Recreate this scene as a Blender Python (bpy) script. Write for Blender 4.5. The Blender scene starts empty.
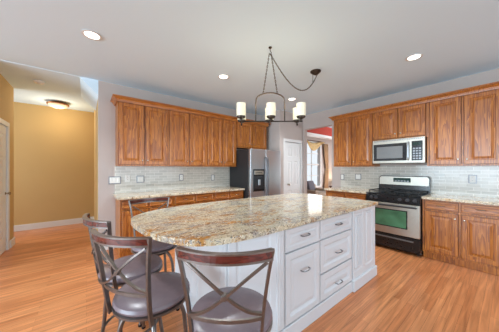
import bpy, bmesh, math, random
from mathutils import Vector, Matrix
random.seed(7)
SC = bpy.context.scene
COL = SC.collection
PI = math.pi
R = math.radians

# ------------------------------------------------------------------ camera
cam = bpy.data.cameras.new('camera')
cam.sensor_width = 36.0
cam.sensor_fit = 'HORIZONTAL'
cam.lens = 206.5 / 499 * 36.0
cam.shift_y = 2.5 / 499
cam.clip_start = 0.05
camo = bpy.data.objects.new('camera', cam)
COL.objects.link(camo)
camo.location = (0, 0, 1.33)
camo.rotation_euler = (PI / 2, 0, -R(38.3))
SC.camera = camo

# ------------------------------------------------------------------ world, light, exposure
W = bpy.data.worlds.new('daylight')
SC.world = W
W.use_nodes = True
bg = W.node_tree.nodes['Background']
bg.inputs[0].default_value = (0.86, 0.93, 1.0, 1)
bg.inputs[1].default_value = 0.9

def area(name, loc, rot, sx, sy, power, col=(1, 1, 1)):
    l = bpy.data.lights.new(name, 'AREA')
    l.shape = 'RECTANGLE'; l.size = sx; l.size_y = sy
    l.energy = power; l.color = col
    o = bpy.data.objects.new(name, l); COL.objects.link(o)
    o.location = loc; o.rotation_euler = rot
    return o

# daylight entering by the patio windows behind the camera and the family-room windows
area('window_light_rear', (2.2, -5.2, 1.30), (R(98), 0, 0), 5.6, 2.2, 160, (0.66, 0.85, 1.0))
area('window_light_side', (-6.3, 0.4, 1.35), (R(98), 0, R(-90)), 5.6, 2.1, 490, (0.66, 0.85, 1.0))
area('window_light_far_room', (7.1, 4.78, 1.5), (R(90), 0, R(180)), 0.9, 1.6, 7, (0.97, 0.98, 1.0))
area('fill_light_next_room', (8.2, 1.25, 1.5), (R(90), 0, 0), 2.4, 1.8, 120, (0.9, 0.95, 1.0))  # added fill lamp brightening the red header; the wall behind it has no window
area('fill_light_hall', (-2.6, 5.9, 1.5), (R(90), 0, R(-90)), 0.9, 1.8, 30, (0.92, 0.96, 1.0))  # unseen fill lamp added to lift the dark hall, not a window
SC.view_settings.view_transform = 'Standard'
SC.view_settings.look = 'None'
SC.view_settings.exposure = 0.17
SC.view_settings.gamma = 1.0
SC.view_settings.use_curve_mapping = False

# ------------------------------------------------------------------ materials
def mat(name):
    m = bpy.data.materials.new(name); m.use_nodes = True
    return m, m.node_tree, m.node_tree.nodes['Principled BSDF']

def simple(name, col, rough=0.5, metal=0.0, noise=0.0, nscale=30, bump=0.0, emit=None, estr=0, coat=0.0, trans=0.0, ior=1.45):
    m, t, b = mat(name)
    b.inputs['Base Color'].default_value = (*col, 1)
    b.inputs['Roughness'].default_value = rough
    b.inputs['Metallic'].default_value = metal
    b.inputs['Coat Weight'].default_value = coat
    b.inputs['Transmission Weight'].default_value = trans
    b.inputs['IOR'].default_value = ior
    if emit:
        b.inputs['Emission Color'].default_value = (*emit, 1)
        b.inputs['Emission Strength'].default_value = estr
    if noise or bump:
        tc = t.nodes.new('ShaderNodeTexCoord')
        n = t.nodes.new('ShaderNodeTexNoise'); n.inputs['Scale'].default_value = nscale
        n.inputs['Detail'].default_value = 4
        t.links.new(tc.outputs['Object'], n.inputs['Vector'])
        if noise:
            r = t.nodes.new('ShaderNodeValToRGB')
            r.color_ramp.elements[0].position = 0.3; r.color_ramp.elements[1].position = 0.7
            r.color_ramp.elements[0].color = (*[c * (1 - noise) for c in col], 1)
            r.color_ramp.elements[1].color = (*[min(1, c * (1 + noise)) for c in col], 1)
            t.links.new(n.outputs['Fac'], r.inputs['Fac'])
            t.links.new(r.outputs['Color'], b.inputs['Base Color'])
        if bump:
            bp = t.nodes.new('ShaderNodeBump'); bp.inputs['Strength'].default_value = bump
            bp.inputs['Distance'].default_value = 0.002
            t.links.new(n.outputs['Fac'], bp.inputs['Height'])
            t.links.new(bp.outputs['Normal'], b.inputs['Normal'])
    return m

def lin(r, g, b):
    f = lambda v: ((v / 255 + 0.055) / 1.055) ** 2.4 if v / 255 > 0.04045 else v / 255 / 12.92
    return (f(r), f(g), f(b))

def oak(name, axis, cols, rough=0.32):
    """honey oak: grain streaks stretched along one local axis, with wavy cathedral figure"""
    m, t, b = mat(name)
    L = t.links
    tc = t.nodes.new('ShaderNodeTexCoord')
    oi = t.nodes.new('ShaderNodeObjectInfo')
    cx = t.nodes.new('ShaderNodeCombineXYZ')
    mul = t.nodes.new('ShaderNodeMath'); mul.operation = 'MULTIPLY'; mul.inputs[1].default_value = 37.0
    L.new(oi.outputs['Random'], mul.inputs[0])
    L.new(mul.outputs[0], cx.inputs[0]); L.new(mul.outputs[0], cx.inputs[2])
    add = t.nodes.new('ShaderNodeVectorMath'); add.operation = 'ADD'
    L.new(tc.outputs['Object'], add.inputs[0]); L.new(cx.outputs[0], add.inputs[1])
    mp = t.nodes.new('ShaderNodeMapping')
    s = [9, 9, 9]; s[axis] = 0.6
    mp.inputs['Scale'].default_value = s
    L.new(add.outputs[0], mp.inputs['Vector'])
    n1 = t.nodes.new('ShaderNodeTexNoise'); n1.inputs['Scale'].default_value = 1.6; n1.inputs['Detail'].default_value = 3
    n1.inputs['Distortion'].default_value = 0.25
    L.new(mp.outputs[0], n1.inputs['Vector'])
    w = t.nodes.new('ShaderNodeMath'); w.operation = 'MULTIPLY'; w.inputs[1].default_value = 8.0
    L.new(n1.outputs['Fac'], w.inputs[0])
    sn = t.nodes.new('ShaderNodeMath'); sn.operation = 'FRACT'
    L.new(w.outputs[0], sn.inputs[0])
    mp2 = t.nodes.new('ShaderNodeMapping')
    s2 = [110, 110, 110]; s2[axis] = 2.5
    mp2.inputs['Scale'].default_value = s2
    L.new(add.outputs[0], mp2.inputs['Vector'])
    n2 = t.nodes.new('ShaderNodeTexNoise'); n2.inputs['Scale'].default_value = 1.0; n2.inputs['Detail'].default_value = 2
    L.new(mp2.outputs[0], n2.inputs['Vector'])
    mx = t.nodes.new('ShaderNodeMath'); mx.operation = 'MULTIPLY_ADD'; mx.inputs[1].default_value = 0.45
    L.new(sn.outputs[0], mx.inputs[0])
    h = t.nodes.new('ShaderNodeMath'); h.operation = 'MULTIPLY'; h.inputs[1].default_value = 0.6
    L.new(n2.outputs['Fac'], h.inputs[0]); L.new(h.outputs[0], mx.inputs[2])
    r = t.nodes.new('ShaderNodeValToRGB')
    e = r.color_ramp.elements
    e[0].position = 0.15; e[0].color = (*cols[0], 1)
    e[1].position = 0.75; e[1].color = (*cols[2], 1)
    k = e.new(0.45); k.color = (*cols[1], 1)
    L.new(mx.outputs[0], r.inputs['Fac'])
    L.new(r.outputs['Color'], b.inputs['Base Color'])
    b.inputs['Roughness'].default_value = rough
    b.inputs['Coat Weight'].default_value = 0.15
    b.inputs['Coat Roughness'].default_value = 0.2
    return m

OAKC = [lin(200, 130, 56), lin(178, 106, 40), lin(130, 68, 23)]
OAK_V = oak('honey_oak_upright_grain', 2, OAKC)
OAK_H = oak('honey_oak_level_grain', 0, OAKC)
OAK_Y = oak('honey_oak_deep_grain', 1, OAKC)

def floor_mat():
    m, t, b = mat('oak_strip_floor'); L = t.links
    tc = t.nodes.new('ShaderNodeTexCoord')
    mp = t.nodes.new('ShaderNodeMapping')
    L.new(tc.outputs['Object'], mp.inputs['Vector'])
    br = t.nodes.new('ShaderNodeTexBrick')
    br.offset = 0.37; br.offset_frequency = 2
    br.inputs['Scale'].default_value = 1.0
    br.inputs['Brick Width'].default_value = 0.95
    br.inputs['Row Height'].default_value = 0.058
    br.inputs['Mortar Size'].default_value = 0.0007
    br.inputs['Mortar Smooth'].default_value = 0.2
    br.inputs['Bias'].default_value = -0.1
    br.inputs['Color1'].default_value = (*lin(226, 154, 103), 1)
    br.inputs['Color2'].default_value = (*lin(200, 125, 77), 1)
    br.inputs['Mortar'].default_value = (*lin(140, 80, 44), 1)
    L.new(mp.outputs[0], br.inputs['Vector'])
    mp2 = t.nodes.new('ShaderNodeMapping'); mp2.inputs['Scale'].default_value = (1.6, 34, 1)
    L.new(tc.outputs['Object'], mp2.inputs['Vector'])
    n = t.nodes.new('ShaderNodeTexNoise'); n.inputs['Scale'].default_value = 1.0; n.inputs['Detail'].default_value = 5
    n.inputs['Distortion'].default_value = 0.8
    L.new(mp2.outputs[0], n.inputs['Vector'])
    rp = t.nodes.new('ShaderNodeValToRGB')
    rp.color_ramp.elements[0].position = 0.3; rp.color_ramp.elements[0].color = (0.62, 0.55, 0.5, 1)
    rp.color_ramp.elements[1].position = 0.66; rp.color_ramp.elements[1].color = (1.12, 1.08, 1.04, 1)
    L.new(n.outputs['Fac'], rp.inputs['Fac'])
    mx = t.nodes.new('ShaderNodeMix'); mx.data_type = 'RGBA'; mx.blend_type = 'MULTIPLY'
    mx.inputs['Factor'].default_value = 0.9
    L.new(br.outputs['Color'], mx.inputs['A']); L.new(rp.outputs['Color'], mx.inputs['B'])
    L.new(mx.outputs['Result'], b.inputs['Base Color'])
    b.inputs['Roughness'].default_value = 0.3
    bp = t.nodes.new('ShaderNodeBump'); bp.inputs['Strength'].default_value = 0.1; bp.inputs['Distance'].default_value = 0.001
    L.new(br.outputs['Fac'], bp.inputs['Height']); bp.invert = True
    L.new(bp.outputs['Normal'], b.inputs['Normal'])
    return m
FLOOR = floor_mat()

def granite(name, base, gold, grey, dark, goldamt=0.5):
    m, t, b = mat(name); L = t.links
    tc = t.nodes.new('ShaderNodeTexCoord')
    def noise(scale, det, dist=0.0, st=(1, 1, 1)):
        mp = t.nodes.new('ShaderNodeMapping'); mp.inputs['Scale'].default_value = st
        mp.inputs['Rotation'].default_value = (0, 0, 0.5)
        L.new(tc.outputs['Object'], mp.inputs['Vector'])
        n = t.nodes.new('ShaderNodeTexNoise'); n.inputs['Scale'].default_value = scale
        n.inputs['Detail'].default_value = det; n.inputs['Distortion'].default_value = dist
        n.inputs['Roughness'].default_value = 0.65
        L.new(mp.outputs[0], n.inputs['Vector'])
        return n.outputs['Fac']
    def mixc(fac, a, bcol, lo, hi):
        r = t.nodes.new('ShaderNodeMapRange'); r.inputs['From Min'].default_value = lo; r.inputs['From Max'].default_value = hi
        L.new(fac, r.inputs['Value'])
        x = t.nodes.new('ShaderNodeMix'); x.data_type = 'RGBA'
        L.new(r.outputs[0], x.inputs['Factor'])
        if isinstance(a, tuple): x.inputs['A'].default_value = (*a, 1)
        else: L.new(a, x.inputs['A'])
        x.inputs['B'].default_value = (*bcol, 1)
        return x.outputs['Result']
    c = mixc(noise(2.4, 7, 1.6, (1, 2.4, 1)), base, gold, 0.56 - goldamt * .12, 0.60)
    c = mixc(noise(3.4, 7, 1.2, (1, 2.6, 1)), c, grey, 0.50, 0.62)
    c = mixc(noise(16, 4, 0.8, (1, 1.8, 1)), c, lin(140, 104, 72), 0.56, 0.66)
    c = mixc(noise(34, 3, 0.5), c, grey, 0.56, 0.64)
    c = mixc(noise(48, 2, 0.3), c, lin(238, 228, 206), 0.57, 0.64)
    c = mixc(noise(75, 2, 0.2), c, dark, 0.60, 0.66)
    L.new(c, b.inputs['Base Color'])
    b.inputs['Roughness'].default_value = 0.09
    b.inputs['IOR'].default_value = 1.5
    return m
GRANITE = granite('gold_speckled_granite', lin(214, 200, 170), lin(196, 140, 76), lin(166, 160, 152), lin(60, 50, 44), 0.42)
GRANITE2 = granite('pale_speckled_granite', lin(222, 206, 178), lin(206, 166, 116), lin(184, 170, 148), lin(104, 90, 76), 0.3)

def tiles(name):
    m, t, b = mat(name); L = t.links
    tc = t.nodes.new('ShaderNodeTexCoord')
    mp = t.nodes.new('ShaderNodeMapping'); mp.inputs['Rotation'].default_value = (R(90), 0, 0)
    mp.vector_type = 'TEXTURE'
    L.new(tc.outputs['Object'], mp.inputs['Vector'])
    br = t.nodes.new('ShaderNodeTexBrick')
    br.inputs['Scale'].default_value = 1.0
    br.inputs['Brick Width'].default_value = 0.152; br.inputs['Row Height'].default_value = 0.05
    br.inputs['Mortar Size'].default_value = 0.003
    br.inputs['Color1'].default_value = (*lin(204, 198, 186), 1)
    br.inputs['Color2'].default_value = (*lin(184, 178, 166), 1)
    br.inputs['Mortar'].default_value = (*lin(226, 221, 212), 1)
    L.new(mp.outputs[0], br.inputs['Vector'])
    L.new(br.outputs['Color'], b.inputs['Base Color'])
    n = t.nodes.new('ShaderNodeTexNoise'); n.inputs['Scale'].default_value = 9
    L.new(tc.outputs['Object'], n.inputs['Vector'])
    ad = t.nodes.new('ShaderNodeMath'); ad.operation = 'MULTIPLY_ADD'; ad.inputs[1].default_value = -0.6
    L.new(br.outputs['Fac'], ad.inputs[0]); L.new(n.outputs['Fac'], ad.inputs[2])
    bp = t.nodes.new('ShaderNodeBump'); bp.inputs['Strength'].default_value = 0.35; bp.inputs['Distance'].default_value = 0.003
    L.new(ad.outputs[0], bp.inputs['Height']); L.new(bp.outputs['Normal'], b.inputs['Normal'])
    b.inputs['Roughness'].default_value = 0.14
    return m
TILE = tiles('glass_subway_tile')

WALL = simple('warm_grey_paint', lin(186, 174, 167), 0.85, noise=0.02, nscale=3, bump=0.03)
CEIL = simple('ceiling_white_paint', lin(215, 236, 249), 0.9, bump=0.05, nscale=60)
YELLOW = simple('ochre_wall_paint', lin(200, 168, 114), 0.85, noise=0.02, nscale=2)
RED = simple('brick_red_paint', lin(178, 66, 52), 0.85, noise=0.02, nscale=3)
WHITE = simple('white_trim_paint', lin(222, 222, 220), 0.4)
CABWHITE = simple('white_cabinet_paint', lin(216, 217, 219), 0.35, noise=0.01, nscale=4)
STEEL = simple('brushed_steel', (0.52, 0.55, 0.58), 0.3, 0.9, noise=0.05, nscale=40)
STEEL2 = simple('satin_steel_panel', (0.50, 0.475, 0.415), 0.40, 1.0, noise=0.04, nscale=30)
BLACK = simple('black_enamel', (0.012, 0.012, 0.013), 0.18, noise=0.1)
BLACKM = simple('black_cast_iron', (0.02, 0.02, 0.02), 0.55, noise=0.2, nscale=50)
DARKSIDE = simple('dark_textured_side_panel', (0.018, 0.018, 0.02), 0.5, noise=0.15, nscale=80)
BRASSY = simple('satin_nickel_knob', (0.46, 0.40, 0.32), 0.25, 1.0, noise=0.03)
PULL = simple('pewter_pull', (0.22, 0.22, 0.23), 0.35, 1.0, noise=0.1)
BRONZE = simple('oil_rubbed_bronze', lin(74, 66, 60), 0.38, 0.85, noise=0.15, nscale=40)
GUNMETAL = simple('pewter_brown_stool_metal', lin(122, 115, 111), 0.34, 0.9, noise=0.12, nscale=25)
VINYL = simple('mauve_brown_vinyl', lin(128, 112, 117), 0.27, noise=0.05, nscale=30, bump=0.08)
MAHOG = oak('reddish_mahogany', 0, [lin(120, 50, 38), lin(98, 36, 28), lin(64, 22, 18)], 0.25)
OVENGLASS = simple('green_tinted_oven_glass', lin(78, 124, 92), 0.08, noise=0.25, nscale=6)
SMOKED = simple('smoked_glass', (0.03, 0.032, 0.035), 0.06, noise=0.1)
PLATE = simple('white_plastic', lin(232, 230, 224), 0.4, noise=0.01)
PLATEFR = simple('pewter_plate_frame', (0.25, 0.25, 0.26), 0.4, 0.7, noise=0.1)
SHADE = simple('frosted_candle_glass', lin(238, 232, 205), 0.35, noise=0.03, nscale=20, emit=(1.0, 0.9, 0.62), estr=0.14)
BOWL = simple('frosted_bowl_glass', lin(240, 225, 190), 0.4, noise=0.03, nscale=8, emit=(1.0, 0.84, 0.58), estr=0.35)
CANLENS = simple('lit_recessed_lens', (1, 1, 1), 0.5, noise=0.01, emit=(1.0, 0.96, 0.88), estr=5)
LAMPSH = simple('cream_lamp_shade', lin(240, 215, 150), 0.7, noise=0.03, emit=(1.0, 0.78, 0.4), estr=0.8)
COPPER = simple('aged_brass_rim', lin(176, 122, 78), 0.35, 0.9, noise=0.1)
DRAPE = simple('tan_drape_cloth', lin(208, 174, 138), 0.8, noise=0.1, nscale=10)
SWAG = simple('gold_swag_cloth', lin(206, 180, 130), 0.75, noise=0.1, nscale=10)
SOFA = simple('taupe_upholstery', lin(168, 150, 134), 0.9, noise=0.08, nscale=40)
CUSH = simple('slate_cushion_cloth', lin(108, 104, 112), 0.9, noise=0.1, nscale=40)
DARKWOOD = oak('dark_stained_wood', 2, [lin(112, 70, 46), lin(90, 54, 36), lin(62, 36, 24)])
GLASS = simple('clear_pane', (1, 1, 1), 0.0, noise=0.0, trans=1.0, ior=1.01)
CLOCK = simple('clock_display_glass', (0.01, 0.012, 0.012), 0.1, noise=0.1, emit=(0.1, 0.6, 0.5), estr=0.05)

# ------------------------------------------------------------------ mesh helpers
def box(bm, x0, x1, y0, y1, z0, z1, bev=0.0, seg=2):
    r = bmesh.ops.create_cube(bm, size=1)
    vs = r['verts']
    for v in vs:
        v.co = Vector(((x0 + x1) / 2 + v.co.x * (x1 - x0), (y0 + y1) / 2 + v.co.y * (y1 - y0), (z0 + z1) / 2 + v.co.z * (z1 - z0)))
    if bev:
        es = list({e for v in vs for e in v.link_edges})
        bmesh.ops.bevel(bm, geom=es, offset=bev, segments=seg, affect='EDGES', profile=0.5)

def sweep(bm, pts, prof, closed=False, up=None, cap=True):
    """sweep a closed 2-D profile [(a,b)] along pts; a along side vector, b along up vector"""
    pts = [Vector(p) for p in pts]
    n = len(pts)
    tang = []
    for i in range(n):
        if closed:
            t = pts[(i + 1) % n] - pts[i - 1]
        else:
            t = pts[min(i + 1, n - 1)] - pts[max(i - 1, 0)]
        tang.append(t.normalized())
    if up is None:
        u = Vector((0, 0, 1))
        if abs(tang[0].dot(u)) > 0.95: u = Vector((1, 0, 0))
        transport = True
    else:
        u = Vector(up); transport = False
    rings = []
    u = (u - tang[0] * u.dot(tang[0])).normalized()
    for i in range(n):
        if transport:
            u = (u - tang[i] * u.dot(tang[i])).normalized(); uu = u
        else:
            uu = Vector(up); uu = (uu - tang[i] * uu.dot(tang[i])).normalized()
        sd = tang[i].cross(uu)
        rings.append([bm.verts.new(pts[i] + sd * a + uu * b) for a, b in prof])
    m = len(prof)
    for i in range(n if closed else n - 1):
        A, B = rings[i], rings[(i + 1) % n]
        for j in range(m):
            bm.faces.new((A[j], A[(j + 1) % m], B[(j + 1) % m], B[j]))
    if cap and not closed:
        bm.faces.new(rings[0][::-1]); bm.faces.new(rings[-1])

def circ(r, n=10):
    return [(r * math.cos(2 * PI * i / n), r * math.sin(2 * PI * i / n)) for i in range(n)]
def rect(w, h):
    return [(-w / 2, -h / 2), (w / 2, -h / 2), (w / 2, h / 2), (-w / 2, h / 2)]
def tube(bm, pts, r, n=10, closed=False, up=None):
    sweep(bm, pts, circ(r, n), closed, up)

def spline(P, n=8):
    """Catmull-Rom through P"""
    P = [Vector(p) for p in P]
    out = []
    for i in range(len(P) - 1):
        p0 = P[i - 1] if i else P[0] * 2 - P[1]
        p1, p2 = P[i], P[i + 1]
        p3 = P[i + 2] if i + 2 < len(P) else P[-1] * 2 - P[-2]
        for k in range(n):
            t = k / n
            out.append(0.5 * ((2 * p1) + (p2 - p0) * t + (2 * p0 - 5 * p1 + 4 * p2 - p3) * t * t + (3 * p1 - p0 - 3 * p2 + p3) * t ** 3))
    out.append(P[-1])
    return out

def lathe(bm, prof, c=(0, 0), n=32, z=0):
    """prof [(r,z)] from one end to the other; r=0 makes a pole"""
    rings = []
    for r, h in prof:
        if r < 1e-6: rings.append([bm.verts.new((c[0], c[1], z + h))])
        else: rings.append([bm.verts.new((c[0] + r * math.cos(2 * PI * i / n), c[1] + r * math.sin(2 * PI * i / n), z + h)) for i in range(n)])
    for A, B in zip(rings, rings[1:]):
        for i in range(n):
            j = (i + 1) % n
            if len(A) == 1 and len(B) == 1: break
            if len(A) == 1: bm.faces.new((A[0], B[j], B[i]))
            elif len(B) == 1: bm.faces.new((A[i], A[j], B[0]))
            else: bm.faces.new((A[i], A[j], B[j], B[i]))
    if len(rings[0]) > 1: bm.faces.new(rings[0][::-1])
    if len(rings[-1]) > 1: bm.faces.new(rings[-1])

def lathe_y(bm, prof, c, n=20):
    """lathe about an axis along -Y starting at point c (prof z -> distance out of a front face)"""
    b2 = bmesh.new(); lathe(b2, prof, n=n)
    M = Matrix.Translation(c) @ Matrix.Rotation(R(90), 4, 'X')
    me = bpy.data.meshes.new('tmp'); b2.to_mesh(me); b2.free()
    me.transform(M); bm.from_mesh(me); bpy.data.meshes.remove(me)

def prism(bm, poly, z0, z1, bev=0.0):
    a = [bm.verts.new((x, y, z0)) for x, y in poly]
    b = [bm.verts.new((x, y, z1)) for x, y in poly]
    n = len(poly)
    fs = [bm.faces.new(a[::-1]), bm.faces.new(b)]
    for i in range(n): bm.faces.new((a[i], a[(i + 1) % n], b[(i + 1) % n], b[i]))
    if bev:
        es = [e for f in fs for e in f.edges]
        bmesh.ops.bevel(bm, geom=es, offset=bev, segments=3, affect='EDGES', profile=0.5)

def paneled(bm, x0, x1, z0, z1, yf, yb, panels, rings, ch=0.003):
    """slab whose front (facing -Y at yf) carries panels; rings = [(inset, depth)...] per panel, then a flat cap"""
    xs = sorted({x0 + ch, x1 - ch, *[p[0] for p in panels], *[p[1] for p in panels]})
    zs = sorted({z0 + ch, z1 - ch, *[p[2] for p in panels], *[p[3] for p in panels]})
    def q(a, b, c, d): bm.faces.new([bm.verts.new(p) for p in (a, b, c, d)])
    def inp(xa, xb, za, zb):
        for p in panels:
            if xa >= p[0] - 1e-5 and xb <= p[1] + 1e-5 and za >= p[2] - 1e-5 and zb <= p[3] + 1e-5: return True
    for i in range(len(xs) - 1):
        for j in range(len(zs) - 1):
            if not inp(xs[i], xs[i + 1], zs[j], zs[j + 1]):
                q((xs[i], yf, zs[j]), (xs[i + 1], yf, zs[j]), (xs[i + 1], yf, zs[j + 1]), (xs[i], yf, zs[j + 1]))
    for p in panels:
        prev = (0, 0)
        for ins, dep in list(rings):
            o = (p[0] + prev[0], p[1] - prev[0], p[2] + prev[0], p[3] - prev[0], yf + prev[1])
            n_ = (p[0] + ins, p[1] - ins, p[2] + ins, p[3] - ins, yf + dep)
            O = [(o[0], o[4], o[2]), (o[1], o[4], o[2]), (o[1], o[4], o[3]), (o[0], o[4], o[3])]
            N = [(n_[0], n_[4], n_[2]), (n_[1], n_[4], n_[2]), (n_[1], n_[4], n_[3]), (n_[0], n_[4], n_[3])]
            for k in range(4): q(O[k], O[(k + 1) % 4], N[(k + 1) % 4], N[k])
            prev = (ins, dep)
        q(*N)
    # chamfer, sides, back
    O = [(x0 + ch, yf, z0 + ch), (x1 - ch, yf, z0 + ch), (x1 - ch, yf, z1 - ch), (x0 + ch, yf, z1 - ch)]
    A = [(x0, yf + ch, z0), (x1, yf + ch, z0), (x1, yf + ch, z1), (x0, yf + ch, z1)]
    B = [(x0, yb, z0), (x1, yb, z0), (x1, yb, z1), (x0, yb, z1)]
    for k in range(4):
        q(A[k], A[(k + 1) % 4], O[(k + 1) % 4], O[k])
        q(B[k], B[(k + 1) % 4], A[(k + 1) % 4], A[k])
    q(B[3], B[2], B[1], B[0])
    bmesh.ops.remove_doubles(bm, verts=bm.verts, dist=1e-5)

def new(): return bmesh.new()

def obj(name, bm, m, parent=None, smooth=False, loc=None, rot=None):
    bmesh.ops.recalc_face_normals(bm, faces=bm.faces)
    me = bpy.data.meshes.new(name); bm.to_mesh(me); bm.free()
    me.materials.append(m)
    if smooth:
        for p in me.polygons: p.use_smooth = True
        try: me.set_sharp_from_angle(angle=R(40))
        except Exception: pass
    o = bpy.data.objects.new(name, me); COL.objects.link(o)
    if parent: o.parent = parent
    if loc: o.location = loc
    if rot: o.rotation_euler = rot
    return o

def tag(o, label, cat, group=None):
    o['label'] = label; o['category'] = cat
    if group: o['group'] = group
    return o

def thing(name, label, cat, loc=(0, 0, 0), rz=0, group=None):
    o = bpy.data.objects.new(name, None); COL.objects.link(o)
    o.empty_display_size = 0.1
    o.location = loc; o.rotation_euler = (0, 0, rz)
    return tag(o, label, cat, group)

def struct(name, bm, m, parent=None, label=None):
    o = obj(name, bm, m, parent)
    if not parent: o['kind'] = 'structure'
    return o

def bstruct(name, m, *b, **k):
    bm = new(); box(bm, *b); return struct(name, bm, m, **k)

def copy_tree(o, parent=None):
    c = o.copy(); COL.objects.link(c)
    if parent: c.parent = parent
    for ch in list(o.children): copy_tree(ch, c)
    return c

# ------------------------------------------------------------------ the setting
XR, YL, H = 4.55, 4.10, 2.74
YP = 3.45                       # wall with the pantry door
bstruct('floor', FLOOR, -6.7, 10, -5.7, 7.2, -0.1, 0)
bstruct('ceiling', CEIL, -6.7, 10, -5.7, 7.2, H, H + 0.1)
bstruct('ceiling_hall', CEIL, -3.2, 0.15, YL + .0, 6.6, 2.735, H)
bm = new(); box(bm, 0.15, 3.65, YL, YL + .12, 0, H)
struct('wall_back', bm, WALL)
bstruct('wall_return', WALL, 3.65, 3.75, YP, YL + .12, 0, H)
# pantry wall with a door hole X 3.80..4.47, z to 2.02
bm = new()
box(bm, 3.75, 3.83, YP, YP + .1, 0, H); box(bm, 4.49, XR, YP, YP + .1, 0, H); box(bm, 3.83, 4.49, YP, YP + .1, 2.02, H)
struct('wall_pantry', bm, WALL)
bstruct('wall_pantry_inside', WALL, 3.75, XR, YP + .55, YP + .6, 0, H)
# right wall with the opening Y 2.62..3.27
bm = new()
box(bm, XR, XR + .12, -5.6, 2.62, 0, H); box(bm, XR, XR + .12, 3.41, YP + .6, 0, H); box(bm, XR, XR + .12, 2.62, 3.41, 2.36, H)
struct('wall_right', bm, WALL)
# hall
bstruct('wall_hall_side', YELLOW, 0.15, 0.27, YL + .12, 6.6, 0, H)
bstruct('wall_hall_back', YELLOW, -3.2, 0.15, 6.48, 6.6, 0, H)
bm = new()
box(bm, -1.12, -1.0, YL - .02, 4.30, 0, H); box(bm, -1.12, -1.0, 5.12, 5.40, 0, H); box(bm, -1.12, -1.0, 4.30, 5.12, 2.03, H)
struct('wall_hall_left', bm, YELLOW)
bstruct('wall_family_room', WALL, -6.7, -1.12, YL - .02, YL + .1, 0, H)
# clipped upper corner between kitchen and hall
bm = new()
a = [bm.verts.new(p) for p in ((0.15, YL, 2.50), (-0.08, YL, 2.735), (0.15, YL, 2.735))]
b = [bm.verts.new(p) for p in ((0.15, 5.2, 2.50), (-0.08, 5.2, 2.735), (0.15, 5.2, 2.735))]
bm.faces.new(a); bm.faces.new(b[::-1])
for i in range(3): bm.faces.new((a[i], a[(i + 1) % 3], b[(i + 1) % 3], b[i]))
struct('wall_clipped_corner', bm, CEIL)
# far walls behind the camera, with window holes
def wall_holes_x(name, x0, x1, y0, y1, holes, m):
    """wall in the XZ plane with rectangular holes (xa, xb, za, zb) left to right"""
    bm = new(); x = x0
    for xa, xb, za, zb in holes:
        box(bm, x, xa, y0, y1, 0, H); box(bm, xa, xb, y0, y1, 0, za) if za > 0 else None
        box(bm, xa, xb, y0, y1, zb, H); x = xb
    box(bm, x, x1, y0, y1, 0, H)
    return struct(name, bm, m)
wall_holes_x('wall_rear', -6.7, XR + .12, -5.7, -5.58, [(-0.4, 1.4, 0.5, 2.3), (1.8, 3.6, 0.5, 2.3)], WALL)
bm = new(); y = -5.58
for ya, yb in ((-1.2, 0.4), (0.8, 2.4)):
    box(bm, -6.7, -6.58, y, ya, 0, H); box(bm, -6.7, -6.58, ya, yb, 0, .6); box(bm, -6.7, -6.58, ya, yb, 2.3, H); y = yb
box(bm, -6.7, -6.58, y, YL, 0, H)
struct('wall_family_side', bm, WALL)
# room seen through the opening
bm = new()
YF = 4.95
for bb in ((XR + .12, 6.62, 0, H), (7.68, 10, 0, H), (6.62, 7.68, 0, .60), (6.62, 7.68, 2.38, H)):
    box(bm, bb[0], bb[1], YF, YF + .12, bb[2], bb[3])
struct('wall_far_room', bm, WALL)
bstruct('wall_far_room_end', WALL, 9.9, 10, 1.0, YF, 0, H)
bstruct('wall_far_room_near', WALL, XR + .12, 10, 1.0, 1.1, 0, H)
bstruct('wall_red_header', RED, XR + .12, 9.9, 3.87, 3.99, 2.44, H)
bstruct('trim_red_header', WHITE, XR + .12, 9.9, 3.85, 4.01, 2.36, 2.44)
# windows
def window(name, x0, x1, z0, z1, y, nx, nz, rot=None):
    """frame, muntins and one pane; built in XZ at y, facing -Y"""
    bm = new(); w = .06
    box(bm, x0 - .05, x0 + w * .5, y - .03, y + .12, z0 - .05, z1 + .05); box(bm, x1 - w * .5, x1 + .05, y - .03, y + .12, z0 - .05, z1 + .05)
    box(bm, x0, x1, y - .03, y + .12, z1 - .03, z1 + .05); box(bm, x0, x1, y - .05, y + .12, z0 - .05, z0 + .03)
    for i in range(1, nx): box(bm, x0 + (x1 - x0) * i / nx - .012, x0 + (x1 - x0) * i / nx + .012, y + .04, y + .07, z0, z1)
    for i in range(1, nz):
        t = .03 if nz == 4 and i == 2 else .012
        box(bm, x0, x1, y + .04, y + .07, z0 + (z1 - z0) * i / nz - t, z0 + (z1 - z0) * i / nz + t)
    o = struct(name, bm, WHITE)
    g = new(); box(g, x0, x1, y + .05, y + .056, z0, z1); obj('pane', g, GLASS, o)
    return o
window('window_1', 6.62, 7.68, .60, 2.38, YF, 2, 4)
w2 = window('window_2', -0.4, 1.4, .5, 2.3, 0, 3, 4); w2.location = (1.0, -5.7, 0); w2.rotation_euler = (0, 0, PI)
w3 = window('window_3', 1.8, 3.6, .5, 2.3, 0, 3, 4); w3.location = (5.4, -5.7, 0); w3.rotation_euler = (0, 0, PI)
w4 = window('window_4', -1.2, .4, .6, 2.3, 0, 3, 4); w4.location = (-6.7, 0, 0); w4.rotation_euler = (0, 0, PI / 2)
w5 = window('window_5', .8, 2.4, .6, 2.3, 0, 3, 4); w5.location = (-6.7, 0, 0); w5.rotation_euler = (0, 0, PI / 2)
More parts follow.
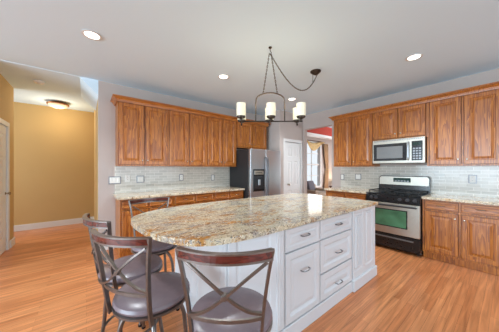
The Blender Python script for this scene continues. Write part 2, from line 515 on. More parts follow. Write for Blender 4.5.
# doors
def door(name, w, h, loc, rz, knob_x):
    root = bpy.data.objects.new(name, None); COL.objects.link(root); root['kind'] = 'structure'
    root.location = loc; root.rotation_euler = (0, 0, rz)
    bm = new()
    xm = w / 2; s = .11
    pan = []
    for xa, xb in ((s, xm - .05), (xm + .05, w - s)):
        for za, zb in ((.22, .78), (.92, 1.52), (1.63, h - .12)): pan.append((xa, xb, za, zb))
    paneled(bm, 0, w, .012, h, 0, .035, pan, [(.012, .007), (.02, .007), (.045, .002)])
    obj('door_leaf', bm, WHITE, root)
    bm = new()
    box(bm, -.075, -.004, -.022, .06, 0, h + .01, .004); box(bm, w + .004, w + .075, -.022, .06, 0, h + .01, .004)
    box(bm, -.075, w + .075, -.022, .06, h + .01, h + .08, .004)
    obj('door_casing', bm, WHITE, root)
    bm = new(); lathe_y(bm, [(.024, 0), (.024, .005), (.011, .01), (.011, .03), (.024, .04), (.027, .05), (.02, .06), (0, .063)], (knob_x, 0, .93))
    obj('door_knob', bm, BRASSY, root, True)
door('door_1', .60, 1.99, (3.86, YP + .02, 0), 0, .055 + .06)
door('door_2', .74, 2.0, (-1.0, 5.06, 0), R(90), .06) if False else None
door('door_2', .74, 2.0, (-1.02, 4.34, 0), R(90), .68)
# baseboards
def bb_x(name, x0, x1, y, out):   # along X, thickness toward out
    bm = new(); box(bm, x0, x1, min(y, y + out * .016), max(y, y + out * .016), 0, .13, .004); struct(name, bm, WHITE)
def bb_y(name, y0, y1, x, out):
    bm = new(); box(bm, min(x, x + out * .016), max(x, x + out * .016), y0, y1, 0, .13, .004); struct(name, bm, WHITE)
bb_x('baseboard_hall_back', -3.2, 0.15, 6.48, -1)
bb_y('baseboard_hall_left', 5.165, 5.40, -1.0, 1)
bb_x('baseboard_hall_end', -1.12, -0.984, 5.40, 1)
bb_y('baseboard_hall_side', YL, 6.46, 0.15, -1)
bb_x('baseboard_back', 0.134, 0.36, YL, -1)
bb_y('baseboard_pantry', YP + .002, YP + .0, 3.65, -1) if False else None
# backsplash tile
bstruct('wall_tile_back', TILE, 0.37, 2.64, YL - .008, YL, .90, 1.38)
o = bstruct('wall_tile_right', TILE, 0, 2.40 + .1, -.008, 0, .90, 1.38)
o.location = (XR, 2.40, 0); o.rotation_euler = (0, 0, -PI / 2)

# ------------------------------------------------------------------ cabinets
DR = [(.007, .010), (.016, .010), (.046, .003)]            # raised panel door
DRF = [(.006, .006), (.03, .0065)]
def add_door(root, x0, x1, z0, z1, yf, m, knob=None, rail=.055, name='door', rings=None, hm=BRASSY, pull=None):
    bm = new()
    paneled(bm, x0, x1, z0, z1, yf - .014, yf + .008, [(x0 + rail, x1 - rail, z0 + rail, z1 - rail)], rings or DR)
    d = obj(name, bm, m, root)
    if knob:
        bm = new(); lathe_y(bm, [(.006, 0), (.005, .010), (.010, .015), (.012, .020), (.009, .025), (0, .027)], (knob[0], yf - .014, knob[1]), 14)
        obj('knob', bm, hm, d, True)
    if pull:
        bm = new(); px, pz, pw = pull
        pts = spline([(px - pw / 2, yf - .018, pz), (px - pw / 2 + .008, yf - .042, pz), (px, yf - .05, pz), (px + pw / 2 - .008, yf - .042, pz), (px + pw / 2, yf - .018, pz)], 5)
        tube(bm, pts, .0055, 8); obj('handle', bm, hm, d, True)
    return d

def frame(t, w, depth, z0, z1, cols, rows, g=.006):
    """face frame whose openings leave a narrow reveal round each door"""
    bm = new(); y0, y1 = -depth, -depth + .022
    xs = [.001] + [v for c in cols for v in (c[0] - g, c[1] + g)] + [w - .001]
    for a, b in zip(xs[::2], xs[1::2]): box(bm, a, b, y0, y1, z0, z1)
    zs = [z0] + [v for r in rows for v in (r[0] - g, r[1] + g)] + [z1]
    for c in cols:
        for a, b in zip(zs[::2], zs[1::2]): box(bm, c[0] - g, c[1] + g, y0, y1, a, b)
    return obj('face_frame', bm, OAK_V, t)

def upper(label, loc, rz, w, z0, z1, ndoors=2, depth=.31, knob_z=.07, group=None, stile=.02):
    t = thing('wall_cabinet', label, 'cabinet', (loc[0], loc[1], z0), rz, group)
    h = z1 - z0
    bm = new(); box(bm, .001, w - .001, -depth + .022, -.002, 0, h)
    obj('body', bm, OAK_V, t)
    dw = (w - stile * (ndoors + 1)) / ndoors
    frame(t, w, depth, 0, h, [(stile + i * (dw + stile), stile + i * (dw + stile) + dw) for i in range(ndoors)], [(.025, h - .03)])
    for i in range(ndoors):
        x0 = stile + i * (dw + stile)
        kx = x0 + dw - .03 if i == 0 else x0 + .03
        add_door(t, x0, x0 + dw, .025, h - .03, -depth, OAK_V, (kx, .025 + knob_z))
    return t

def base(label, loc, rz, w, ndoors=2, depth=.60, stile=.025, group=None, toe=.10):
    t = thing('base_cabinet', label, 'cabinet', (loc[0], loc[1], 0), rz, group)
    bm = new(); box(bm, .001, w - .001, -depth + .022, -.002, toe, .876); box(bm, .001, w - .001, -depth + .05, -.002, 0.001, toe)
    obj('body', bm, OAK_V, t)
    dw = (w - stile * (ndoors + 1)) / ndoors
    frame(t, w, depth, toe, .876, [(stile + i * (dw + stile), stile + i * (dw + stile) + dw) for i in range(ndoors)], [(toe + .03, .705), (.74, .855)])
    for i in range(ndoors):
        x0 = stile + i * (dw + stile)
        kx = x0 + dw - .03 if i == 0 else x0 + .03
        add_door(t, x0, x0 + dw, toe + .03, .705, -depth, OAK_V, (kx, .64))
        add_door(t, x0, x0 + dw, .74, .855, -depth, OAK_H, None, .02, 'drawer', DRF, BRASSY, (x0 + dw / 2, .80, .085))
    return t

UT = 2.40
upper('oak two-door wall cabinet, first from the hall opening', (0.38, YL), 0, .77, 1.37, UT, group=None)
upper('oak two-door wall cabinet between the end cabinet and the one beside the fridge', (1.15, YL), 0, .76, 1.37, UT)
upper('oak two-door wall cabinet hanging beside the refrigerator', (1.91, YL), 0, .71, 1.37, UT)
upper('short oak two-door wall cabinet above the refrigerator', (2.625, YL), 0, .91, 1.80, UT)
upper('oak two-door wall cabinet between the doorway and the microwave', (XR, 2.40), -PI / 2, .80, 1.37, UT)
upper('short oak two-door wall cabinet above the microwave', (XR, 1.60), -PI / 2, .775, 1.84, UT)
upper('tall oak wall cabinet past the microwave, farthest from the doorway'.replace(', farthest from the doorway', ' above the short tiled counter'), (XR, .825), -PI / 2, .79, 1.37, UT, stile=.03)

def crown(label, path):
    t = new()
    prof = [(0, -.02), (.0, .055), (-.055, .055), (-.05, .035), (-.022, .005), (-.012, -.02)]
    # side vector = tangent x up ; outward must be the -a side: path runs so that out is on its left
    pts = []
    sweep(t, path, [(a, b) for a, b in prof], up=(0, 0, 1))
    o = obj('crown_molding', t, OAK_H)
    return tag(o, label, 'molding')
def mitre(path):  # insert near-duplicate points so corners stay crisp
    out = [Vector(path[0])]
    for i in range(1, len(path) - 1):
        out.append(Vector(path[i]))
    out.append(Vector(path[-1])); return out
def crown2(label, path):
    """path in XY, outward to the right of travel; profile rings mitred at the corners"""
    prof = [(-.004, -.012), (.012, -.012), (.014, .004), (.020, .006), (.024, .02), (.05, .044), (.054, .046), (.054, .050), (.066, .052), (.066, .068), (-.004, .068)]
    bm = new(); n = len(path); rings = []
    for i in range(n):
        p = Vector(path[i][:2])
        def nrm(a, b):
            d = (Vector(b[:2]) - Vector(a[:2])).normalized(); return Vector((d.y, -d.x))
        if i == 0: v = nrm(path[0], path[1]); s = 1
        elif i == n - 1: v = nrm(path[-2], path[-1]); s = 1
        else:
            n1, n2 = nrm(path[i - 1], path[i]), nrm(path[i], path[i + 1]); v = (n1 + n2).normalized(); s = 1 / v.dot(n1)
        rings.append([bm.verts.new((p.x + v.x * a * s, p.y + v.y * a * s, UT - .018 + b)) for a, b in prof])
    m = len(prof)
    for A, B in zip(rings, rings[1:]):
        for j in range(m): bm.faces.new((A[j], A[(j + 1) % m], B[(j + 1) % m], B[j]))
    bm.faces.new(rings[0][::-1]); bm.faces.new(rings[-1])
    o = obj('crown_molding', bm, OAK_H); return tag(o, label, 'molding')
yf = YL - .335
crown2('oak crown molding along the tops of the cabinets by the refrigerator', [(0.375, YL - .003), (0.375, yf), (3.54, yf), (3.54, YL - .003)])
xf = XR - .335
crown2('oak crown molding along the tops of the cabinets around the microwave', [(XR - .003, 2.405), (xf, 2.405), (xf, .03), (XR - .003, .03)])

base('oak base cabinet on the hall end of the long counter', (0.38, YL), 0, .77)
base('middle oak base cabinet of the long counter behind the island', (1.15, YL), 0, .76)
base('oak base cabinet at the refrigerator end of the long counter', (1.91, YL), 0, .69)
base('oak base cabinet between the doorway and the range', (XR, 2.41), -PI / 2, .815)
base('oak base cabinet past the range under the short tiled counter', (XR, .822), -PI / 2, .79, stile=.03)

def slab(name, label, m, poly, z0=.877, z1=.914, bev=.006):
    bm = new(); prism(bm, poly, z0, z1, bev)
    return tag(obj(name, bm, m), label, 'countertop')
def rpoly(x0, x1, y0, y1): return [(x0, y0), (x1, y0), (x1, y1), (x0, y1)]
slab('countertop', 'long pale granite countertop beside the refrigerator', GRANITE2, rpoly(0.34, 2.605, YL - .64, YL - .009))
slab('countertop', 'pale granite countertop between the doorway and the range', GRANITE2, rpoly(XR - .64, XR - .009, 1.598, 2.43))
slab('countertop', 'pale granite countertop past the range beneath the wide wall cabinet', GRANITE2, rpoly(XR - .64, XR - .009, .02, .824))

# ------------------------------------------------------------------ island
isl = thing('kitchen_island', 'white paneled kitchen island with drawers under the large granite top', 'kitchen island', (0, 0, 0))
YI = 1.085                                 # carcass front; drawer fronts stand 2 cm proud
body = [(0.75, 1.19), (1.12, YI), (2.84, YI), (2.84, 2.20), (0.75, 2.20)]
bm = new(); prism(bm, body, .002, .875); obj('body', bm, CABWHITE, isl)
RI = [(.012, .008), (.022, .013), (.05, .005), (.056, .004)]
# pilaster at the corner
bm = new(); paneled(bm, 1.10, 1.18, .12, .875, YI - .022, YI, [(1.118, 1.162, .16, .84)], [(.006, -.004), (.012, -.004), (.018, 0)]); obj('pilaster', bm, CABWHITE, isl)
def ifront(x0, x1, z0, z1, pz, name='drawer'):
    return add_door(isl, x0, x1, z0, z1, YI - .009, CABWHITE, None, .05 if z1 - z0 > .2 else .034, name, RI if z1 - z0 > .2 else [(.01, .005), (.02, .005), (.03, .001)], PULL, ((x0 + x1) / 2, pz, .10))
ifront(1.19, 1.642, .685, .86, .785)
ifront(1.19, 1.642, .125, .672, .50, 'door')
ifront(1.655, 2.245, .69, .86, .785)
ifront(1.655, 2.245, .375, .675, .515)
ifront(1.655, 2.245, .125, .36, .215)
# fluted end panel with plinth
bm = new()
pans = [(2.285, 2.50, .20, .84), (2.56, 2.76, .20, .84)]
paneled(bm, 2.255, 2.84, .12, .875, YI - .03, YI, pans, [(.012, .008), (.03, .008), (.04, 0.0), (.05, .0)])
for x in (2.34, 2.38, 2.42, 2.455): box(bm, x - .008, x + .008, YI - .036, YI - .028, .24, .80, .003)
obj('end_panel', bm, CABWHITE, isl)
bm = new(); box(bm, 2.245, 2.85, YI - .05, YI, .002, .12, .006); obj('plinth', bm, CABWHITE, isl)
bm = new(); box(bm, 1.09, 2.245, YI - .028, YI, .002, .115, .004); obj('baseboard', bm, CABWHITE, isl)
# angled panel toward the stools
def ipanel(p, q, pans_frac, z0=.12):
    """paneled facing from p to q (outside on the right of travel p->q)"""
    d = Vector(q) - Vector(p); L = d.length
    bm = new()
    pans = [(a * L, b * L, .19, .845) for a, b in pans_frac]
    paneled(bm, 0, L, z0, .875, -.018, .0, pans, [(.012, .007), (.02, .007), (.035, .002), (.042, .002)])
    box(bm, 0, L, -.03, .0, .002, z0, .004)
    o = obj('side_panel', bm, CABWHITE, isl)
    o.location = (p[0], p[1], 0); o.rotation_euler = (0, 0, math.atan2(d.y, d.x))
ipanel((0.75, 1.19), (1.12, YI), [(.14, .84)])
ipanel((0.75, 2.20), (0.75, 1.19), [(.05, .46), (.54, .95)])
ipanel((2.84, YI), (2.84, 2.20), [(.06, .47), (.53, .94)])
# countertop outline
P = [(1.08, 1.03), (.82, 1.035), (.645, 1.06), (.538, 1.105), (.45, 1.18), (.365, 1.335), (.315, 1.50), (.287, 1.71), (.282, 1.90), (.31, 2.0), (.385, 2.10), (.51, 2.19), (.75, 2.27), (1.07, 2.30)]
sp = [(p.x, p.y) for p in spline([(*p, 0) for p in P], 5)]
cr = [(2.88 - .32 + .32 * math.cos(a), 2.30 - .35 + .35 * math.sin(a)) for a in [R(i * 9) for i in range(11)]]
outline = sp[::-1] + [(2.865, 1.03)] + [(2.875, 1.05)] + cr
slab('countertop', 'large gold speckled granite island top with a rounded end', GRANITE, outline, .877, .915, .008)

# ------------------------------------------------------------------ refrigerator
fr = thing('refrigerator', 'stainless steel side-by-side refrigerator with black sides and a dispenser', 'refrigerator', (2.625, YL - .03, 0))
bm = new(); box(bm, 0, .905, -.70, 0, .02, 1.735, .008); obj('body', bm, DARKSIDE, fr)
bm = new(); box(bm, .02, .885, -.69, -.64, .003, .10); obj('kick_grille', bm, BLACK, fr)
yb = -.705; yd = -.775
def fdoor(x0, x1, hx):
    bm = new(); box(bm, x0, x1, yd, yb, .10, 1.74, .012, 3); d = obj('door', bm, STEEL, fr)
    bm = new()
    pts = spline([(hx, yd + .004, .62), (hx, yd - .045, .70), (hx, yd - .06, 1.1), (hx, yd - .045, 1.50), (hx, yd + .004, 1.58)], 8)
    tube(bm, pts, .013, 12); obj('handle', bm, simple('dark_handle_grey', (.16, .16, .17), .35, .8, noise=.05) if 'dark_handle_grey' not in bpy.data.materials else bpy.data.materials['dark_handle_grey'], d, True)
    return d
fd = fdoor(.004, .425, .408); fdoor(.431, .901, .452)
bm = new(); box(bm, .072, .385, yd - .008, yd + .002, .85, 1.315, .006); dp = obj('dispenser', bm, BLACK, fd)
bm = new(); box(bm, .10, .355, yd - .012, yd - .007, .90, 1.17, .004); obj('dispenser_recess', bm, SMOKED, dp)
bm = new(); box(bm, .20, .255, yd - .03, yd - .010, .98, 1.10, .006); obj('dispenser_lever', bm, STEEL, dp)
bm = new(); box(bm, .10, .355, yd - .013, yd - .007, 1.20, 1.285, .003); obj('dispenser_controls', bm, STEEL2, dp)
bm = new()
for i in range(6): box(bm, .13 + i * .031, .15 + i * .031, yd - .016, yd - .012, 1.23, 1.25)
obj('dispenser_buttons', bm, BLACK, dp)

# ------------------------------------------------------------------ microwave
mw = thing('microwave', 'stainless steel microwave mounted above the range', 'microwave', (XR - .004, 1.585, 1.42), -PI / 2)
w, h, d = .755, .415, .40
bm = new(); box(bm, 0, w, -d + .025, 0, 0, h, .004); obj('body', bm, BLACK, mw)
bm = new(); box(bm, 0, w, -d, -d + .024, 0, h, .006); fp = obj('face', bm, STEEL2, mw)
bm = new(); box(bm, .02, .52, -d - .012, -d, .045, h - .075, .006); md = obj('door', bm, SMOKED, mw)
bm = new()
box(bm, .075, .465, -d - .015, -d - .011, .085, h - .125, .003); obj('window_mesh', bm, simple('grey_window_mesh', lin(120, 122, 122), .3, noise=.1, nscale=300), md)
bm = new(); tube(bm, spline([(.545, -d + .003, .05), (.545, -d - .035, .07), (.545, -d - .042, .2), (.545, -d - .035, h - .09), (.545, -d + .003, h - .07)], 6), .011, 10); obj('handle', bm, STEEL, mw, True)
bm = new(); box(bm, .585, .725, -d - .008, -d, .04, h - .06, .004); cp = obj('control_panel', bm, BLACK, mw)
bm = new(); box(bm, .60, .71, -d - .011, -d - .007, h - .13, h - .08, .002); obj('display', bm, CLOCK, cp)
bm = new()
for i in range(3):
    for j in range(5): box(bm, .602 + i * .038, .632 + i * .038, -d - .011, -d - .0075, .06 + j * .04, .085 + j * .04, .002)
obj('keypad', bm, PULL, cp)
bm = new()
for i in range(30): box(bm, .03 + i * .0235, .045 + i * .0235, -d - .002, -d + .001, h - .03, h - .012)
obj('vent_grille', bm, PULL, fp)

# ------------------------------------------------------------------ range
rg = thing('gas_range', 'stainless and black gas range with a green tinted oven window', 'range', (XR - .012, 1.587, 0), -PI / 2)
w = .757; yf = -.645
bm = new(); box(bm, 0, w, yf + .03, -.0, .03, .895, .004); obj('body', bm, BLACK, rg)
bm = new()
for x in (.05, w - .05):
    for yy in (-.06, -.55): lathe(bm, [(.018, 0.001), (.018, .04)], (x, yy), 12)
obj('feet', bm, BLACK, rg)
bm = new(); box(bm, -.001, w + .001, yf - .005, -.07, .893, .918, .006); ct = obj('cooktop', bm, BLACK, rg)
for x in (.19, .57):
    for yy in (-.22, -.50):
        bm = new(); lathe(bm, [(.05, .918), (.05, .928), (.035, .93), (.035, .94), (0, .942)], (x, yy), 20); obj('burner', bm, BLACKM, ct, True)
for x0 in (.03, .405):
    bm = new(); x1 = x0 + .325
    for yy in (-.61, -.36, -.12): box(bm, x0, x1, yy - .006, yy + .006, .945, .96, .002)
    for x in (x0 + .006, (x0 + x1) / 2, x1 - .006): box(bm, x - .006, x + .006, -.61, -.12, .945, .96, .002)
    for x in (x0 + .006, x1 - .006):
        for yy in (-.61, -.12): box(bm, x - .006, x + .006, yy - .006, yy + .006, .916, .95)
    obj('grate', bm, BLACKM, ct)
bm = new(); box(bm, 0, w, yf - .02, yf + .03, .775, .893, .008); cpn = obj('control_panel', bm, BLACK, rg)
for x in (.09, .16, .50, .60, .69)[:5]:
    bm = new(); lathe_y(bm, [(.027, 0), (.027, .006), (.02, .01), (.018, .03), (.014, .034), (0, .034)], (x, yf - .02, .84), 18); obj('knob', bm, BLACK if False else simple('black_knob', (.05, .05, .055), .3, noise=.05) if 'black_knob' not in bpy.data.materials else bpy.data.materials['black_knob'], cpn, True)
bm = new(); box(bm, .004, w - .004, yf - .02, yf + .03, .275, .77, .008); od = obj('oven_door', bm, STEEL2, rg)
bm = new(); box(bm, .14, .60, yf - .024, yf - .018, .385, .672, .004); ow = obj('window_frame', bm, BLACK, od)
bm = new(); box(bm, .155, .585, yf - .027, yf - .023, .40, .657, .003); obj('oven_window', bm, OVENGLASS, ow)
bm = new(); tube(bm, spline([(.05, yf - .02, .735), (.055, yf - .055, .735), (.10, yf - .062, .735), (w - .10, yf - .062, .735), (w - .055, yf - .055, .735), (w - .05, yf - .02, .735)], 6), .012, 10); obj('handle', bm, simple('charcoal_handle', (.06, .06, .065), .3, .4, noise=.05), od, True)
bm = new(); box(bm, .004, w - .004, yf - .018, yf + .03, .055, .265, .008); dr = obj('storage_drawer', bm, BLACK, rg)
bm = new(); box(bm, .08, w - .08, yf - .032, yf - .016, .205, .225, .005); obj('handle', bm, simple('drawer_grip_grey', (.2, .2, .2), .35, .6, noise=.05), dr)
bm = new()
prof = [(0, .915), (0, 1.16), (.03, 1.195), (w - .03, 1.195), (w, 1.16), (w, .915)]
a = [bm.verts.new((x, -.075 + (1.195 - z) * -.06, z)) for x, z in prof]; b = [bm.verts.new((x, -.005, z)) for x, z in prof]
bm.faces.new(a); bm.faces.new(b[::-1])
for i in range(6): bm.faces.new((a[i], a[(i + 1) % 6], b[(i + 1) % 6], b[i]))
bg_ = obj('backguard', bm, BLACK, rg)
bm = new()
prof = [(.012, 1.035), (.012, 1.155), (.036, 1.183), (w - .036, 1.183), (w - .012, 1.155), (w - .012, 1.035)]
a = [bm.verts.new((x, -.080 + (1.195 - z) * -.06, z)) for x, z in prof]; b = [bm.verts.new((x, -.07 + (1.195 - z) * -.06, z)) for x, z in prof]
bm.faces.new(a); bm.faces.new(b[::-1])
for i in range(6): bm.faces.new((a[i], a[(i + 1) % 6], b[(i + 1) % 6], b[i]))
obj('backguard_face', bm, STEEL2, bg_)
bm = new(); box(bm, .24, .50, -.094, -.078, 1.085, 1.16, .004); dsp = obj('display', bm, CLOCK, bg_)
bm = new()
for i in range(5): box(bm, .265 + i * .045, .295 + i * .045, -.097, -.093, 1.095, 1.115)
obj('buttons', bm, PULL, dsp)

# ------------------------------------------------------------------ outlets and switches
def plate(name, label, cat, loc, rz, w, h, n, framed=True, kind='rocker'):
    t = thing(name, label, cat, loc, rz)
    if framed:
        bm = new(); box(bm, -w / 2, w / 2, -.009, -.0005, -h / 2, h / 2, .003); obj('frame', bm, PLATEFR, t)
        w -= .028; h -= .028; y0 = -.012
    else: y0 = -.007
    bm = new(); box(bm, -w / 2, w / 2, y0, -.0005, -h / 2, h / 2, .002); obj('plate', bm, PLATE, t)
    for i in range(n):
        cx = -w / 2 + w * (i + .5) / n
        if kind == 'rocker':
            bm = new(); box(bm, cx - .014, cx + .014, y0 - .004, y0 + .001, -.03, .03, .002); obj('rocker', bm, PLATE, t)
        else:
            for s in (-1, 1):
                bm = new(); box(bm, cx - .013, cx + .013, y0 - .002, y0 + .001, s * .02 - .013, s * .02 + .013, .003); k = obj('socket', bm, PLATE, t)
                bm = new(); box(bm, cx - .006, cx - .003, y0 - .003, y0, s * .02 - .005, s * .02 + .005); box(bm, cx + .003, cx + .006, y0 - .003, y0, s * .02 - .005, s * .02 + .005); obj('slot', bm, BLACK, k)
yw = YL - .008
plate('light_switch', 'wide dark-framed switch plate on the grey wall beside the hall opening', 'switch', (.372, YL - .008, 1.135), 0, .175, .125, 3)
plate('wall_outlet', 'plain white unframed outlet near the hall end of the long counter', 'outlet', (.557, yw, 1.16), 0, .075, .118, 1, False, 'socket')
plate('light_switch', 'dark-framed square switch plate on tile beside the plain white outlet', 'switch', (.754, yw, 1.14), 0, .125, .125, 2)
plate('wall_outlet', 'framed outlet on the tile at the middle of the long counter', 'outlet', (1.49, yw, 1.15), 0, .085, .13, 1, True, 'socket')
plate('wall_outlet', 'framed outlet on the tile closest to the refrigerator', 'outlet', (2.193, yw, 1.13), 0, .085, .13, 1, True, 'socket')
xw = XR - .008
plate('wall_outlet', 'framed outlet on the tile closest to the doorway', 'outlet', (xw, 2.36, 1.14), -PI / 2, .085, .13, 1, True, 'socket')
plate('light_switch', 'framed switch plate on the tile between the doorway outlet and the range', 'switch', (xw, 2.015, 1.155), -PI / 2, .125, .125, 2)
plate('wall_outlet', 'framed outlet on the tile past the range', 'outlet', (xw, .356, 1.17), -PI / 2, .09, .13, 1, True, 'socket')

# ------------------------------------------------------------------ ceiling fixtures
def can(label, x, y, power=80):
    t = thing('recessed_light', label, 'ceiling light', (x, y, H), 0, 'recessed lights in the kitchen ceiling')
    bm = new(); lathe(bm, [(.085, -.001), (.088, -.006), (.068, -.008), (.062, -.001)], n=36); obj('trim_ring', bm, WHITE, t, True)
    bm = new(); lathe(bm, [(.063, -.001), (.063, -.004), (0, -.006)], n=36); obj('lens', bm, CANLENS, t)
    l = bpy.data.lights.new('recessed_lamp', 'SPOT'); l.energy = power; l.spot_size = R(130); l.spot_blend = .8; l.shadow_soft_size = .07; l.color = (.90, .96, 1.0)
    o = bpy.data.objects.new('recessed_lamp', l); COL.objects.link(o); o.parent = t; o.location = (0, 0, -.03)
can('lit recessed ceiling light nearest the hall opening and the bar stools', .046, 2.74)
can('lit recessed ceiling light over the middle of the long counter', 1.65, 2.73)
can('lit recessed ceiling light in front of the range and microwave', 3.25, .76)
can('lit recessed ceiling light close to the pantry door', 3.27, 2.75)

sd = thing('smoke_detector', 'round white smoke detector on the hall ceiling', 'smoke detector', (-.60, 4.72, 2.735))
bm = new(); lathe(bm, [(.065, -.001), (.068, -.015), (.055, -.03), (0, -.034)], n=28); obj('cover', bm, PLATE, sd, True)
bm = new(); lathe(bm, [(.025, -.031), (.025, -.038), (0, -.039)], n=20); obj('button', bm, WHITE, sd, True)

fl = thing('flush_ceiling_light', 'brass rimmed frosted bowl ceiling light in the hall', 'ceiling light', (-.47, 5.95, 2.735))
bm = new(); lathe(bm, [(.10, -.001), (.165, -.03), (.185, -.045), (.18, -.06), (.16, -.062), (.08, -.02)], n=44); obj('rim', bm, COPPER, fl, True)
bm = new(); lathe(bm, [(.16, -.055), (.158, -.07), (.13, -.10), (.08, -.12), (0, -.128)], n=44); obj('bowl', bm, BOWL, fl, True)
bm = new(); lathe(bm, [(.012, -.126), (.014, -.136), (0, -.148)], n=16); obj('finial', bm, COPPER, fl, True)
l = bpy.data.lights.new('hall_lamp', 'POINT'); l.energy = 9; l.shadow_soft_size = .12; l.color = (1, .85, .62)
o = bpy.data.objects.new('hall_lamp', l); COL.objects.link(o); o.parent = fl; o.location = (0, 0, -.30)

# chandelier
HX, HY = 1.677, 1.735
ch = thing('chandelier', 'bronze six-light chandelier with frosted glass cylinders above the island', 'chandelier', (HX, HY, 0), -R(38.3))
zb = 1.878
bm = new(); box(bm, -.375, .375, -.007, .007, zb - .007, zb + .007, .003); obj('bar', bm, BRONZE, ch)
bm = new()
arch = [(-.168, 0, zb)] + [(-.168, 0, zb + z) for z in (.1, .2)] + [(-.165, 0, 2.125)] + [(.165 * math.cos(R(a)), 0, 2.125 + .085 * math.sin(R(a))) for a in range(165, 14, -15)] + [(.165, 0, 2.125), (.168, 0, zb + .2), (.168, 0, zb + .1), (.168, 0, zb)]
tube(bm, arch, .0075, 8, up=(0, 1, 0)); obj('arch_frame', bm, BRONZE, ch, True)
for ix in (-1, 0, 1):
    bm = new(); x = ix * .335
    tube(bm, [(x, -.10, zb), (x, .10, zb)], .007, 8); obj('cross_arm', bm, BRONZE, ch, True)
    for s in (-1, 1):
        y = s * .095
        bm = new(); lathe(bm, [(.006, zb - .03), (.012, zb - .02), (.008, zb - .005), (.012, zb + .004), (.045, zb + .018), (.05, zb + .036), (.046, zb + .036)], (x, y), 24)
        cup = obj('candle_cup', bm, BRONZE, ch, True)
        bm = new(); lathe(bm, [(.040, zb + .034), (.051, zb + .037), (.051, zb + .178), (.047, zb + .178), (.046, zb + .05), (0, zb + .048)], (x, y), 28)
        obj('glass_shade', bm, SHADE, cup, True)
        l = bpy.data.lights.new('candle_lamp', 'POINT'); l.energy = 0.9; l.shadow_soft_size = .045; l.color = (1, .86, .62)
        o = bpy.data.objects.new('candle_lamp', l); COL.objects.link(o); o.parent = cup; o.location = (x, y, zb + .225)
def chain(bm, pts, step=.021):
    """interlocking oval links along a polyline"""
    pts = [Vector(p) for p in pts]
    # resample
    seg = [(b - a).length for a, b in zip(pts, pts[1:])]; tot = sum(seg); n = max(2, int(tot / step)); out = []
    for i in range(n):
        d = (i + .5) * tot / n; k = 0
        while k < len(seg) - 1 and d > seg[k]: d -= seg[k]; k += 1
        a, b = pts[k], pts[k + 1]; out.append((a + (b - a) * (d / seg[k]), (b - a).normalized()))
    for i, (p, t) in enumerate(out):
        u = Vector((0, 0, 1)) if abs(t.z) < .9 else Vector((1, 0, 0))
        s = t.cross(u).normalized(); u = s.cross(t).normalized()
        v = s if i % 2 else u
        loop = [p + t * (.015 * math.cos(2 * PI * k / 10)) + v * (.0065 * math.sin(2 * PI * k / 10)) for k in range(10)]
        sweep(bm, loop, circ(.0026, 5), closed=True)
for s in (-1, 1):
    bm = new(); chain(bm, [(s * .012, 0, 2.655), (s * .082, 0, 2.203)]); obj('hanging_chain', bm, BRONZE, ch)
bm = new(); tube(bm, spline([(0, 0, 2.745), (0, 0, 2.70), (.014, 0, 2.675), (0, 0, 2.655), (-.014, 0, 2.67)], 6), .004, 8); lathe(bm, [(.02, 2.739), (.018, 2.73), (.006, 2.725)], n=16); obj('ceiling_hook', bm, BRONZE, ch, True)
M = Matrix.Rotation(R(38.3), 4, 'Z')
c1 = M @ Vector((.93 - .10, .03, 0)); c2 = M @ Vector((.93 + .06, .03, 0))
CX, CY = M @ Vector((.93, .02, 0)).to_2d().to_3d() if False else (M @ Vector((.93, .02, 0))).xy
bm = new(); lathe(bm, [(.075, H - .001), (.075, H - .012), (.055, H - .03), (.015, H - .055), (0, H - .044)], (CX, CY), 32); obj('canopy', bm, BRONZE, ch, True)
E_ = Vector((CX + .03, CY, H - .03)); S_ = Vector((0, 0, 2.665))
sw = []
for i in range(33):
    t = i / 32; p = S_.lerp(E_, t); p.z -= .315 * 4 * t * (1 - t) * (1 + .55 * (t - .5)); sw.append(p)
bm = new(); chain(bm, sw); obj('swag_chain', bm, BRONZE, ch)
k = sw[28]
bm = new(); tube(bm, [(CX - .04, CY, H - .03), tuple(k)], .0035, 6); obj('cord', bm, BRONZE, ch, True)

